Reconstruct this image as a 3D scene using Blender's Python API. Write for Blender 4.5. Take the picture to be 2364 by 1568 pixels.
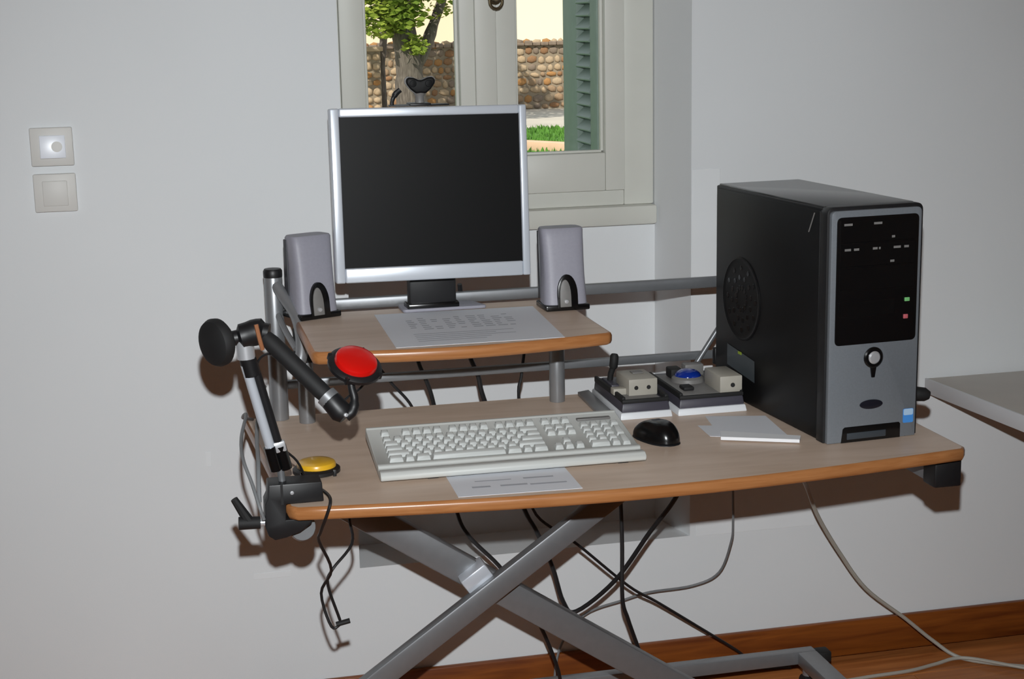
import bpy, bmesh, math, random
from mathutils import Vector, Matrix

random.seed(7)
for o in list(bpy.data.objects):
    bpy.data.objects.remove(o)
scene = bpy.context.scene
COL = scene.collection

# ------------------------------------------------------------------ camera
FPX = 3562.55                                   # focal length in pixels of the 2364 px wide frame
CAM = Vector((-0.1792, -2.3398, 1.4989))
CR = Vector((0.97312021, -0.22946704, -0.01954309))
CU = Vector((0.06521, 0.19316296, 0.97899731))
CF = Vector((0.22087262, 0.95395647, -0.20293433))
cam_data = bpy.data.cameras.new('camera')
cam = bpy.data.objects.new('camera', cam_data)
COL.objects.link(cam)
cam.matrix_world = Matrix(((CR.x, CU.x, -CF.x, CAM.x), (CR.y, CU.y, -CF.y, CAM.y),
                           (CR.z, CU.z, -CF.z, CAM.z), (0, 0, 0, 1)))
cam_data.sensor_width = 36.0
cam_data.lens = FPX / 2364.0 * 36.0
cam_data.clip_start = 0.05
cam_data.clip_end = 300
scene.camera = cam

# ------------------------------------------------------------------ sky, sun, camera flash, exposure
world = bpy.data.worlds.new('world')
scene.world = world
world.use_nodes = True
bg = world.node_tree.nodes['Background']
bg.inputs[0].default_value = (0.86, 0.93, 1.0, 1)
bg.inputs[1].default_value = 0.85

sun_d = bpy.data.lights.new('sun', 'SUN')
sun_d.energy = 5.0
sun_d.angle = 0.009
sun_d.color = (1.0, 0.95, 0.86)
sun = bpy.data.objects.new('sun', sun_d)
COL.objects.link(sun)
sun.rotation_euler = Vector((0.45, 0.75, -0.85)).to_track_quat('-Z', 'Y').to_euler()

flash_d = bpy.data.lights.new('camera_flash', 'SPOT')
flash_d.energy = 262
flash_d.spot_size = math.radians(79)
flash_d.spot_blend = 1.0
flash_d.shadow_soft_size = 0.014
flash_d.color = (0.95, 0.985, 1.0)
flash = bpy.data.objects.new('camera_flash', flash_d)
COL.objects.link(flash)
flash.location = CAM + CU * 0.173
aim = CF - CR * 0.015 - CU * 0.075
flash.rotation_euler = aim.to_track_quat('-Z', 'Y').to_euler()

vs = scene.view_settings
vs.view_transform = 'Standard'
vs.look = 'None'
vs.exposure = 0.0
vs.gamma = 1.0
vs.use_curve_mapping = False

# ------------------------------------------------------------------ helpers: materials
def lin(c):
    return tuple(((v / 255) / 12.92 if v / 255 <= 0.04045 else ((v / 255 + 0.055) / 1.055) ** 2.4) for v in c)

MATS = {}
def mat(name, col, rough=0.5, metal=0.0, spec=0.5, var=0.0, scale=20.0, stretch=(1, 1, 1), bump=0.0, bscale=None,
        col2=None, coat=0.0, emit=None, detail=3.0):
    if name in MATS:
        return MATS[name]
    m = bpy.data.materials.new(name)
    m.use_nodes = True
    nt = m.node_tree
    b = nt.nodes['Principled BSDF']
    c = lin(col)
    b.inputs['Base Color'].default_value = (*c, 1)
    b.inputs['Roughness'].default_value = rough
    b.inputs['Metallic'].default_value = metal
    b.inputs['Specular IOR Level'].default_value = spec
    if coat:
        b.inputs['Coat Weight'].default_value = coat
        b.inputs['Coat Roughness'].default_value = 0.1
    if emit:
        b.inputs['Emission Color'].default_value = (*c, 1)
        b.inputs['Emission Strength'].default_value = emit
    tc = mp = None
    if var or col2 or bump:
        tc = nt.nodes.new('ShaderNodeTexCoord')
        mp = nt.nodes.new('ShaderNodeMapping')
        mp.inputs['Scale'].default_value = stretch
        nt.links.new(tc.outputs['Object'], mp.inputs['Vector'])
    if var or col2:
        n = nt.nodes.new('ShaderNodeTexNoise')
        n.inputs['Scale'].default_value = scale
        n.inputs['Detail'].default_value = detail
        nt.links.new(mp.outputs[0], n.inputs['Vector'])
        r = nt.nodes.new('ShaderNodeValToRGB')
        a = lin(col2) if col2 else tuple(v * (1 - var) for v in c)
        d = c if col2 else tuple(min(1, v * (1 + var)) for v in c)
        r.color_ramp.elements[0].position = 0.3
        r.color_ramp.elements[1].position = 0.7
        r.color_ramp.elements[0].color = (*a, 1)
        r.color_ramp.elements[1].color = (*d, 1)
        nt.links.new(n.outputs['Fac'], r.inputs[0])
        nt.links.new(r.outputs[0], b.inputs['Base Color'])
    if bump:
        n2 = nt.nodes.new('ShaderNodeTexNoise')
        n2.inputs['Scale'].default_value = bscale or scale
        n2.inputs['Detail'].default_value = 2
        nt.links.new(mp.outputs[0], n2.inputs['Vector'])
        bp = nt.nodes.new('ShaderNodeBump')
        bp.inputs['Strength'].default_value = bump
        bp.inputs['Distance'].default_value = 0.002
        nt.links.new(n2.outputs['Fac'], bp.inputs['Height'])
        nt.links.new(bp.outputs[0], b.inputs['Normal'])
    MATS[name] = m
    return m

def glass_mat():
    m = bpy.data.materials.new('window_glass')
    m.use_nodes = True
    nt = m.node_tree
    nt.nodes.clear()
    out = nt.nodes.new('ShaderNodeOutputMaterial')
    mix = nt.nodes.new('ShaderNodeMixShader')
    fr = nt.nodes.new('ShaderNodeFresnel')
    fr.inputs['IOR'].default_value = 1.3
    tr = nt.nodes.new('ShaderNodeBsdfTransparent')
    tr.inputs[0].default_value = (0.97, 0.98, 0.97, 1)
    gl = nt.nodes.new('ShaderNodeBsdfGlossy')
    gl.inputs['Roughness'].default_value = 0.02
    nt.links.new(fr.outputs[0], mix.inputs[0])
    nt.links.new(tr.outputs[0], mix.inputs[1])
    nt.links.new(gl.outputs[0], mix.inputs[2])
    nt.links.new(mix.outputs[0], out.inputs[0])
    return m

def wood_mat(name, c1, c2, rough=0.35, scale=(1.5, 18, 18), spec=0.5, knots=False):
    m = bpy.data.materials.new(name)
    m.use_nodes = True
    nt = m.node_tree
    b = nt.nodes['Principled BSDF']
    b.inputs['Roughness'].default_value = rough
    b.inputs['Specular IOR Level'].default_value = spec
    tc = nt.nodes.new('ShaderNodeTexCoord')
    mp = nt.nodes.new('ShaderNodeMapping')
    mp.inputs['Scale'].default_value = scale
    info = nt.nodes.new('ShaderNodeObjectInfo')
    add = nt.nodes.new('ShaderNodeVectorMath')
    add.operation = 'ADD'
    mul = nt.nodes.new('ShaderNodeVectorMath')
    mul.operation = 'SCALE'
    comb = nt.nodes.new('ShaderNodeCombineXYZ')
    for i in range(3):
        nt.links.new(info.outputs['Random'], comb.inputs[i])
    nt.links.new(comb.outputs[0], mul.inputs[0])
    mul.inputs['Scale'].default_value = 37.0
    nt.links.new(tc.outputs['Object'], add.inputs[0])
    nt.links.new(mul.outputs[0], add.inputs[1])
    nt.links.new(add.outputs[0], mp.inputs['Vector'])
    n = nt.nodes.new('ShaderNodeTexNoise')
    n.inputs['Scale'].default_value = 3.0
    n.inputs['Detail'].default_value = 6
    n.inputs['Distortion'].default_value = 0.6
    nt.links.new(mp.outputs[0], n.inputs['Vector'])
    r = nt.nodes.new('ShaderNodeValToRGB')
    r.color_ramp.elements[0].position = 0.3
    r.color_ramp.elements[1].position = 0.72
    r.color_ramp.elements[0].color = (*lin(c1), 1)
    r.color_ramp.elements[1].color = (*lin(c2), 1)
    nt.links.new(n.outputs['Fac'], r.inputs[0])
    nt.links.new(r.outputs[0], b.inputs['Base Color'])
    MATS[name] = m
    return m

# ------------------------------------------------------------------ helpers: geometry
def catmull(pts, n=8):
    P = [Vector(p) for p in pts]
    P = [P[0] * 2 - P[1]] + P + [P[-1] * 2 - P[-2]]
    out = []
    for i in range(1, len(P) - 2):
        a, b, c, d = P[i - 1], P[i], P[i + 1], P[i + 2]
        for k in range(n):
            t = k / n
            out.append(0.5 * ((2 * b) + (c - a) * t + (2 * a - 5 * b + 4 * c - d) * t * t + (3 * b - a - 3 * c + d) * t ** 3))
    out.append(P[-2])
    return out

def frame_for(d):
    d = d.normalized()
    a = Vector((0, 0, 1)) if abs(d.z) < 0.9 else Vector((1, 0, 0))
    u = d.cross(a).normalized()
    return u, d.cross(u).normalized()

class MB:
    def __init__(self):
        self.v = []
        self.f = []
        self.M = None
    def add(self, vs, fs):
        k = len(self.v)
        for p in vs:
            p = Vector(p)
            self.v.append(self.M @ p if self.M else p)
        self.f += [tuple(i + k for i in f) for f in fs]
        return self
    def box(self, x0, y0, z0, x1, y1, z1):
        return self.add([(x0, y0, z0), (x1, y0, z0), (x1, y1, z0), (x0, y1, z0), (x0, y0, z1), (x1, y0, z1), (x1, y1, z1), (x0, y1, z1)],
                        [(0, 3, 2, 1), (4, 5, 6, 7), (0, 1, 5, 4), (1, 2, 6, 5), (2, 3, 7, 6), (3, 0, 4, 7)])
    def hexa(self, lo, hi):                       # two quads (lists of 4 points), bottom and top, both counter-clockwise from above
        return self.add(list(lo) + list(hi), [(0, 3, 2, 1), (4, 5, 6, 7), (0, 1, 5, 4), (1, 2, 6, 5), (2, 3, 7, 6), (3, 0, 4, 7)])
    def bar(self, p0, p1, w, h, up=(0, 0, 1)):      # rectangular bar from p0 to p1; h measured along 'up'
        p0, p1 = Vector(p0), Vector(p1)
        d = (p1 - p0).normalized()
        s = d.cross(Vector(up)).normalized()
        u = s.cross(d).normalized()
        q = []
        for p in (p0, p1):
            for a, b in ((-1, -1), (1, -1), (1, 1), (-1, 1)):
                q.append(p + s * (a * w / 2) + u * (b * h / 2))
        return self.add(q, [(3, 2, 1, 0), (4, 5, 6, 7), (0, 1, 5, 4), (1, 2, 6, 5), (2, 3, 7, 6), (3, 0, 4, 7)])
    def tube(self, pts, r, n=10, smooth=0, cap=True):
        P = catmull(pts, smooth) if smooth else [Vector(p) for p in pts]
        rs = r if isinstance(r, (list, tuple)) else [r] * len(P)
        if len(rs) != len(P):
            rs = [rs[min(len(rs) - 1, int(i * len(rs) / len(P)))] for i in range(len(P))]
        vs, fs = [], []
        u = None
        for i, p in enumerate(P):
            d = (P[min(i + 1, len(P) - 1)] - P[max(i - 1, 0)]).normalized()
            if u is None:
                u, w = frame_for(d)
            else:
                u = (u - d * u.dot(d)).normalized()
                w = d.cross(u)
            for k in range(n):
                a = 2 * math.pi * k / n
                vs.append(p + (u * math.cos(a) + w * math.sin(a)) * rs[i])
        for i in range(len(P) - 1):
            for k in range(n):
                fs.append((i * n + k, i * n + (k + 1) % n, (i + 1) * n + (k + 1) % n, (i + 1) * n + k))
        if cap:
            fs.append(tuple(range(n))[::-1])
            fs.append(tuple((len(P) - 1) * n + k for k in range(n)))
        return self.add(vs, fs)
    def cyl(self, p0, p1, r0, r1=None, n=20):
        return self.tube([p0, p1], [r0, r1 if r1 is not None else r0], n)
    def lathe(self, prof, origin, axis, n=28):     # prof: (radius, height) along the axis
        o, ax = Vector(origin), Vector(axis).normalized()
        u, w = frame_for(ax)
        vs, fs = [], []
        for r, h in prof:
            for k in range(n):
                a = 2 * math.pi * k / n
                vs.append(o + ax * h + (u * math.cos(a) - w * math.sin(a)) * max(r, 1e-5))
        m = len(prof)
        for i in range(m - 1):
            for k in range(n):
                fs.append((i * n + k, i * n + (k + 1) % n, (i + 1) * n + (k + 1) % n, (i + 1) * n + k))
        fs.append(tuple(range(n))[::-1])
        fs.append(tuple((m - 1) * n + k for k in range(n)))
        return self.add(vs, fs)
    def prism(self, poly, h0, h1, ex=(1, 0, 0), ey=(0, 1, 0), o=(0, 0, 0)):   # 2-D outline in (ex, ey), extruded along ex x ey
        ex, ey, o = Vector(ex), Vector(ey), Vector(o)
        ez = ex.cross(ey)
        n = len(poly)
        vs = [o + ex * a + ey * b + ez * h0 for a, b in poly] + [o + ex * a + ey * b + ez * h1 for a, b in poly]
        fs = [tuple(range(n))[::-1], tuple(range(n, 2 * n))]
        fs += [(k, (k + 1) % n, n + (k + 1) % n, n + k) for k in range(n)]
        return self.add(vs, fs)
    def build(self, name, m, parent=None, bevel=0.0, seg=2, smooth=True, local=False, angle=35):
        me = bpy.data.meshes.new(name)
        vs = self.v
        if parent is not None and not local:
            inv = WM[parent.name].inverted()
            vs = [inv @ p for p in vs]
        me.from_pydata([tuple(p) for p in vs], [], self.f)
        bm = bmesh.new()
        bm.from_mesh(me)
        bmesh.ops.recalc_face_normals(bm, faces=bm.faces)
        if bevel:
            ed = [e for e in bm.edges if len(e.link_faces) == 2 and e.calc_face_angle(0) > math.radians(30)]
            bmesh.ops.bevel(bm, geom=ed, offset=bevel, segments=seg, profile=0.5, affect='EDGES', clamp_overlap=True)
        bm.to_mesh(me)
        bm.free()
        if smooth:
            me.shade_smooth()
            me.set_sharp_from_angle(angle=math.radians(angle))
        me.materials.append(m)
        o = bpy.data.objects.new(name, me)
        COL.objects.link(o)
        if parent is not None:
            o.parent = parent
        WM[o.name] = WM[parent.name].copy() if parent is not None else Matrix()
        return o

WM = {}
def tag(o, label, cat, group=None, kind=None):
    o['label'] = label
    o['category'] = cat
    if group:
        o['group'] = group
    if kind:
        o['kind'] = kind
    return o

def thing(name, label, cat, loc=(0, 0, 0), rz=0.0, group=None, M=None):
    o = bpy.data.objects.new(name, None)
    o.empty_display_size = 0.05
    COL.objects.link(o)
    W = M if M is not None else Matrix.Translation(loc) @ Matrix.Rotation(rz, 4, 'Z')
    o.matrix_world = W
    WM[o.name] = W.copy()
    return tag(o, label, cat, group)

def struct(o, label=None, cat=None):
    o['kind'] = 'structure'
    if label:
        o['label'] = label
        o['category'] = cat or 'structure'
    return o

# ------------------------------------------------------------------ materials
M_wall = mat('wall_paint', (226, 229, 231), 0.75, spec=0.25, var=0.025, scale=1.6, bump=0.06, bscale=260)
M_niche = mat('niche_paint', (226, 229, 228), 0.6, spec=0.3, bump=0.05, bscale=200)
M_ceil = wood_mat('warm_bounce_ceiling', (204, 154, 104), (222, 176, 126), 0.6, (1.0, 9, 9))  # unseen ceiling, warm wood tone added to tint the flash bounce
M_wall_warm = mat('warm_bounce_paint', (236, 208, 170), 0.8, spec=0.25)  # unseen walls, made warm so bounced flash turns the shadows brown
M_frame = mat('window_paint', (208, 208, 200), 0.45, var=0.02, scale=9)
M_skirt = wood_mat('skirting_wood', (96, 44, 14), (150, 84, 30), 0.4, (1.2, 14, 14))
M_plank = wood_mat('floor_wood', (160, 94, 46), (200, 128, 70), 0.4, (1.4, 16, 16))
M_lam = wood_mat('beech_laminate', (206, 182, 162), (222, 200, 182), 0.42, (1.6, 9, 9))
M_edge = wood_mat('beech_edge', (160, 104, 60), (178, 122, 76), 0.3, (3.0, 40, 60))
M_steel = mat('silver_paint', (150, 152, 155), 0.38, metal=0.55, var=0.03, scale=60)
M_steel_d = mat('grey_steel', (128, 130, 133), 0.4, metal=0.5, var=0.03, scale=60)
M_chrome = mat('chrome', (214, 216, 220), 0.3, metal=0.55, spec=0.8)
M_black = mat('black_plastic', (24, 24, 26), 0.45, var=0.1, scale=80)
M_blackg = mat('black_gloss', (14, 14, 15), 0.22)
M_rubber = mat('black_rubber', (22, 22, 23), 0.7, var=0.15, scale=40)
M_cable = mat('black_cable', (26, 26, 28), 0.5)
M_cableg = mat('grey_cable', (120, 122, 124), 0.5)
M_cablew = mat('white_cable', (172, 168, 158), 0.5)
M_bezel = mat('silver_bezel', (205, 211, 220), 0.3, metal=0.25, spec=0.6)
M_screen = mat('lcd_screen', (15, 15, 16), 0.4, spec=0.12)
M_spk = mat('speaker_grey', (150, 149, 160), 0.5, var=0.03, scale=200)
M_spkd = mat('speaker_dark', (60, 61, 66), 0.5)
M_paper = mat('paper', (226, 228, 234), 0.8, spec=0.2)
M_paperw = mat('white_paper', (238, 239, 242), 0.7, spec=0.2)
M_ink = mat('grey_ink', (178, 180, 187), 0.8, spec=0.1)
M_kb = mat('keyboard_beige', (198, 200, 197), 0.5)
M_key = mat('key_beige', (196, 199, 197), 0.5)
M_keyd = mat('key_marks', (70, 70, 72), 0.6)
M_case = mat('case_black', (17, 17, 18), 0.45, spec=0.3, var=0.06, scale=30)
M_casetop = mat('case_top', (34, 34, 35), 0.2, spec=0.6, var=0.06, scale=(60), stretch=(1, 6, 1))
M_front = mat('case_silver', (118, 123, 129), 0.45, metal=0.15, var=0.04, scale=300)
M_blue = mat('sticker_blue', (70, 140, 215), 0.4)
M_white = mat('white_plastic', (225, 228, 232), 0.35)
M_red = mat('red_plastic', (205, 18, 14), 0.28, coat=0.5)
M_yel = mat('yellow_plastic', (228, 176, 40), 0.3, coat=0.4)
M_bluel = mat('blue_ball', (10, 45, 140), 0.15, coat=0.6)
M_beige = mat('beige_plastic', (172, 167, 156), 0.5, var=0.04, scale=40)
M_greyp = mat('grey_plastic', (120, 118, 116), 0.5, var=0.08, scale=30)
M_slate = mat('slate_plastic', (66, 64, 74), 0.45)
M_table = mat('table_white', (196, 190, 182), 0.5, var=0.02, scale=20)
M_plate = mat('plate_plastic', (216, 215, 211), 0.5)
M_mirror = mat('plate_shiny', (238, 243, 252), 0.36, spec=1.0)  # white rocker, its blue-white base colour also imitates the flash glare
M_green = mat('shutter_green', (132, 144, 138), 0.55, var=0.05, scale=30)
M_brass = mat('aged_brass', (110, 98, 76), 0.35, metal=0.8)
M_glass = glass_mat()

# ------------------------------------------------------------------ the room
YW = 0.853            # face of the wall behind the desk
YB = 1.003            # back of the window niche
YO = 1.25             # outside face of the wall
X0, X1, Y0, ZC = -2.6, 3.2, -4.3, 2.9
NL, NR, NRB, NLB, NZ, ZL = 0.209, 0.969, 0.935, 0.185, 0.333, 1.038

w = MB()
w.hexa([(X0, YW, 0), (NL, YW, 0), (NLB, YB, 0), (X0, YB, 0)], [(X0, YW, ZC), (NL, YW, ZC), (NLB, YB, ZC), (X0, YB, ZC)])
w.hexa([(NR, YW, 0), (X1, YW, 0), (X1, YB, 0), (NRB, YB, 0)], [(NR, YW, ZC), (X1, YW, ZC), (X1, YB, ZC), (NRB, YB, ZC)])
w.hexa([(NL, YW, 0), (NR, YW, 0), (NRB, YB, 0), (NLB, YB, 0)], [(NL, YW, NZ), (NR, YW, NZ), (NRB, YB, NZ), (NLB, YB, NZ)])
w.hexa([(NL, YW, 2.55), (NR, YW, 2.55), (NRB, YB, 2.55), (NLB, YB, 2.55)], [(NL, YW, ZC), (NR, YW, ZC), (NRB, YB, ZC), (NLB, YB, ZC)])
w.box(X0, YB, 0, 0.16, YO, ZC)
w.box(0.16, YB, 0, 0.935, YO, ZL)
w.box(0.935, YB, 0, X1, YO, ZC)
w.box(0.16, YB, 2.5, 0.935, YO, ZC)
struct(w.build('wall_back', M_wall, smooth=False), 'plain off-white back wall with a window niche', 'wall')
wall_o = bpy.data.objects['wall_back']
M_patch = mat('plaster_patch', (231, 234, 236), 0.7, spec=0.25, var=0.02, scale=8)
for px0, px1, pz0, pz1 in ((0.972, 1.036, 0.90, 1.171), (0.984, 1.276, 0.330, 0.366), (-0.106, -0.094, 0.59, 0.622), (-0.02, 0.06, 0.330, 0.344)):
    pp = MB().box(px0, YW - 0.0006, pz0, px1, YW + 0.001, pz1).build('plaster_patch', M_patch, wall_o, bevel=0.0004, seg=1)
struct(MB().box(X0 - 0.1, Y0, 0, X0, YO, ZC).build('wall_left', M_wall_warm, smooth=False))
struct(MB().box(X1, Y0, 0, X1 + 0.1, YO, ZC).build('wall_right', M_wall_warm, smooth=False))
struct(MB().box(X0 - 0.1, Y0 - 0.1, 0, X1 + 0.1, Y0, ZC).build('wall_front', M_wall_warm, smooth=False))
struct(MB().box(X0 - 0.1, Y0 - 0.1, ZC, X1 + 0.1, YO, ZC + 0.1).build('ceiling', M_ceil, smooth=False))
floor = struct(MB().box(X0 - 0.1, Y0 - 0.1, -0.12, X1 + 0.1, YO, -0.014).build('floor', M_plank, smooth=False),
               'reddish brown wooden plank floor', 'floor')
# floor planks
pl = MB().box(-0.579, -0.0498, -0.0139, 0.579, 0.0498, 0.0)
plank_o = pl.build('plank', M_plank, floor, bevel=0.0012, seg=1, local=True)
half = MB().box(-0.289, -0.0498, -0.0139, 0.289, 0.0498, 0.0).build('plank', M_plank, floor, bevel=0.0012, seg=1, local=True)
first = {0: True, 1: True}
row = 0
y = Y0 + 0.05
while y < YW - 0.03:
    xs = []
    if row % 2 == 0:
        xs = [(X0 + 0.58 + 1.16 * k, 0) for k in range(5)]
    else:
        xs = [(X0 + 0.29, 1)] + [(X0 + 0.58 + 0.58 + 1.16 * k, 0) for k in range(4)] + [(X0 + 5.51, 1)]
    for x, kind in xs:
        src = (plank_o, half)[kind]
        if first[kind]:
            o = src
            first[kind] = False
        else:
            o = src.copy()
            COL.objects.link(o)
            o.parent = floor
        o.location = (x, y, 0)
    y += 0.1
    row += 1
struct(MB().box(X0, YW - 0.015, 0.0, X1, YW, 0.087).build('baseboard_back', M_skirt, bevel=0.004),
       'reddish brown wooden skirting board along the back wall', 'skirting board')

# ------------------------------------------------------------------ window
win = thing('window_1', 'two-casement window with off-white painted frame in the niche', 'window', (0.546, YB, ZL))
win['kind'] = 'structure'
F0, F1, ZT = 0.16, 0.934, 2.5
fr = MB()
fr.box(F0, YB + 0.005, ZL + 0.044, F0 + 0.07, YB + 0.075, ZT)
fr.box(F1 - 0.07, YB + 0.005, ZL + 0.044, F1, YB + 0.075, ZT)
fr.box(F0 + 0.07, YB + 0.005, ZL + 0.044, F1 - 0.07, YB + 0.075, 1.117)
fr.box(F0 + 0.07, YB + 0.005, ZT - 0.07, F1 - 0.07, YB + 0.075, ZT)
fr.build('window_frame', M_frame, win, bevel=0.003)
MB().box(F0, YB - 0.022, ZL, F1 + 0.0005, YB + 0.08, ZL + 0.044).build('window_sill', M_frame, win, bevel=0.006)
for a, b, ga, gb in ((F0 + 0.07, 0.546, 0.283, 0.490), (0.546, F1 - 0.07, 0.616, 0.818)):
    s = MB()
    s.box(a, YB - 0.004, 1.117, ga, YB + 0.05, ZT - 0.07)
    s.box(gb, YB - 0.004, 1.117, b, YB + 0.05, ZT - 0.07)
    s.box(ga, YB - 0.004, 1.117, gb, YB + 0.05, 1.2025)
    s.box(ga, YB - 0.004, ZT - 0.15, gb, YB + 0.05, ZT - 0.07)
    so = s.build('casement_sash', M_frame, win, bevel=0.003)
    g = MB().box(ga - 0.004, YB + 0.026, 1.198, gb + 0.004, YB + 0.030, ZT - 0.146)
    g.build('pane', M_glass, so, smooth=False)
    # glazing bead around the pane
    bd = MB()
    bd.box(ga, YB + 0.012, 1.2025, ga + 0.007, YB + 0.0255, ZT - 0.15)
    bd.box(gb - 0.007, YB + 0.012, 1.2025, gb, YB + 0.0255, ZT - 0.15)
    bd.box(ga, YB + 0.012, 1.2025, gb, YB + 0.0255, 1.208)
    bd.build('glazing_bead', M_frame, so, bevel=0.002)
MB().box(0.522, YB - 0.016, 1.119, 0.570, YB - 0.0045, ZT - 0.075).build('cover_strip', M_frame, win, bevel=0.004)
h = MB()
h.lathe([(0.016, 0), (0.016, 0.004), (0.011, 0.007), (0.008, 0.02)], (0.567, YB - 0.016, 1.547), (0, -1, 0), 18)
ring = [(0.567 + 0.014 * math.cos(a), YB - 0.032, 1.538 + 0.016 * math.sin(a)) for a in [2 * math.pi * k / 16 for k in range(17)]]
h.tube(ring, 0.0035, 8, cap=False)
h.build('window_handle', M_brass, win)

# ------------------------------------------------------------------ outside: shutter
sh = thing('window_shutter', 'green louvred wooden shutter standing open outside the right pane', 'shutter', (0.885, YO + 0.02, 1.05))
b = MB()
b.box(0.880, YO + 0.025, 1.05, 0.912, YO + 0.085, 2.45)
b.box(0.880, YO + 0.205, 1.05, 0.912, YO + 0.335, 2.45)
b.box(0.880, YO + 0.085, 1.05, 0.912, YO + 0.205, 1.13)
b.box(0.880, YO + 0.085, 2.37, 0.912, YO + 0.205, 2.45)
b.build('shutter_frame', M_green, sh, bevel=0.003)
slat = None
z = 1.15
while z < 2.36:
    if slat is None:
        sl = MB()
        sl.bar((0, -0.06, 0), (0, 0.06, 0), 0.050, 0.006, up=(-0.70, 0, 0.71))
        slat = sl.build('slat', M_green, sh, local=True, bevel=0.0015, seg=1)
        so = slat
    else:
        so = slat.copy()
        COL.objects.link(so)
        so.parent = sh
    so.location = Vector((0.896, YO + 0.145, z)) - Vector((0.885, YO + 0.02, 1.05))
    z += 0.031

# ------------------------------------------------------------------ outside: garden
M_grass = mat('grass', (92, 140, 52), 0.9, col2=(70, 112, 36), scale=3.0, bump=0.5, bscale=30)
M_pave = mat('pavement', (190, 182, 170), 0.9, var=0.08, scale=2)
M_curb = mat('kerb_stone', (214, 176, 148), 0.9, var=0.06, scale=5)
M_mortar = mat('wall_mortar', (138, 124, 106), 0.95, var=0.15, scale=6)
STONES = [mat('stone_a', (150, 124, 98), 0.9, var=0.15, scale=14), mat('stone_b', (172, 148, 120), 0.9, var=0.15, scale=14),
          mat('stone_c', (140, 104, 74), 0.9, var=0.15, scale=14), mat('stone_d', (162, 118, 72), 0.9, var=0.15, scale=14),
          mat('stone_e', (128, 112, 98), 0.9, var=0.15, scale=14), mat('stone_f', (172, 150, 124), 0.9, var=0.1, scale=14)]
M_bark = mat('bark', (112, 103, 95), 0.95, col2=(72, 64, 58), scale=8, stretch=(6, 6, 1), bump=0.6, bscale=20)
M_leaf = mat('leaf', (156, 166, 66), 0.7, col2=(72, 100, 30), scale=1.6, spec=0.2)
M_house = mat('house_cream', (240, 228, 198), 0.9)
M_house2 = mat('house_beige', (222, 204, 178), 0.9)
M_roof = mat('roof_tile', (170, 96, 66), 0.9, var=0.15, scale=4)
M_dark = mat('dark_pane', (40, 46, 52), 0.2)

g = struct(MB().box(-30, YO, -0.3, 50, 19.0, -0.02).build('lawn', M_grass, smooth=False), 'green garden lawn beyond the window', 'lawn')
struct(MB().box(-30, 19.0, -0.3, 50, 60, -0.01).build('pavement', M_pave, smooth=False), 'pale pavement in front of the garden wall', 'pavement')
# sparse grass blades as relief on the lawn
gb = MB()
for i in range(4200):
    x, yy = random.uniform(3.0, 6.4), random.uniform(13.5, 19.0)
    a = random.uniform(0, math.pi)
    hh = random.uniform(0.02, 0.06)
    if abs((x - 3.5) * 3.1 + (yy - 16.6) * 2.1) / 3.744 < 0.16:
        continue
    dx, dy = 0.02 * math.cos(a), 0.02 * math.sin(a)
    lx, ly = random.uniform(-.03, .03), random.uniform(-.03, .03)
    gb.add([(x - dx, yy - dy, -0.02), (x + dx, yy + dy, -0.02), (x + lx, yy + ly, hh)], [(0, 1, 2)])
tag(gb.build('grass_blades', M_grass, smooth=False), 'green grass blades growing on the lawn outside', 'grass', kind='stuff')
tag(MB().bar((3.5, 16.6, 0.03), (5.6, 13.5, 0.03), 0.16, 0.12).build('kerb_stone', M_curb, bevel=0.01),
    'pinkish stone kerb crossing the lawn outside', 'kerb')

GY = 23.55
gw = struct(MB().box(-12, GY + 0.04, -0.05, 26, GY + 0.40, 1.06).build('garden_wall', M_mortar, smooth=False),
            'rubble stone garden wall of brown and ochre stones', 'stone wall')
# rubble stones in view
stone_meshes = []
for k in range(6):
    bm = bmesh.new()
    bmesh.ops.create_icosphere(bm, subdivisions=1, radius=0.5)
    for v in bm.verts:
        v.co *= random.uniform(0.85, 1.1)
        v.co.x = max(-0.42, min(0.42, v.co.x))
        v.co.z = max(-0.42, min(0.42, v.co.z))
    me = bpy.data.meshes.new('stone')
    bm.to_mesh(me)
    bm.free()
    me.shade_smooth()
    me.materials.append(STONES[k])
    stone_meshes.append(me)
ns = 0
zz = 0.0
while zz < 1.08:
    rh = random.uniform(0.085, 0.15)
    x = 3.15 + random.uniform(0, 0.1)
    while x < 7.05:
        sw = random.uniform(0.09, 0.2)
        if ns < 296:
            o = bpy.data.objects.new('stone', random.choice(stone_meshes))
            COL.objects.link(o)
            o.parent = gw
            o.location = (x + sw / 2, GY + 0.04, zz + rh / 2 + random.uniform(-.012, .012))
            o.scale = (sw * 1.16, 0.075, rh * 1.16)
            o.rotation_euler = (0, random.uniform(-.2, .2), 0)
            ns += 1
        x += sw + 0.012
    zz += rh + 0.008
cp = MB()
for k in range(40):
    cp.box(2.5 + k * 0.14, GY - 0.03, 1.06, 2.5 + k * 0.14 + 0.13, GY + 0.42, 1.06 + random.uniform(.05, .1))
cp.build('coping', STONES[4], gw, bevel=0.012, seg=1)

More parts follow.
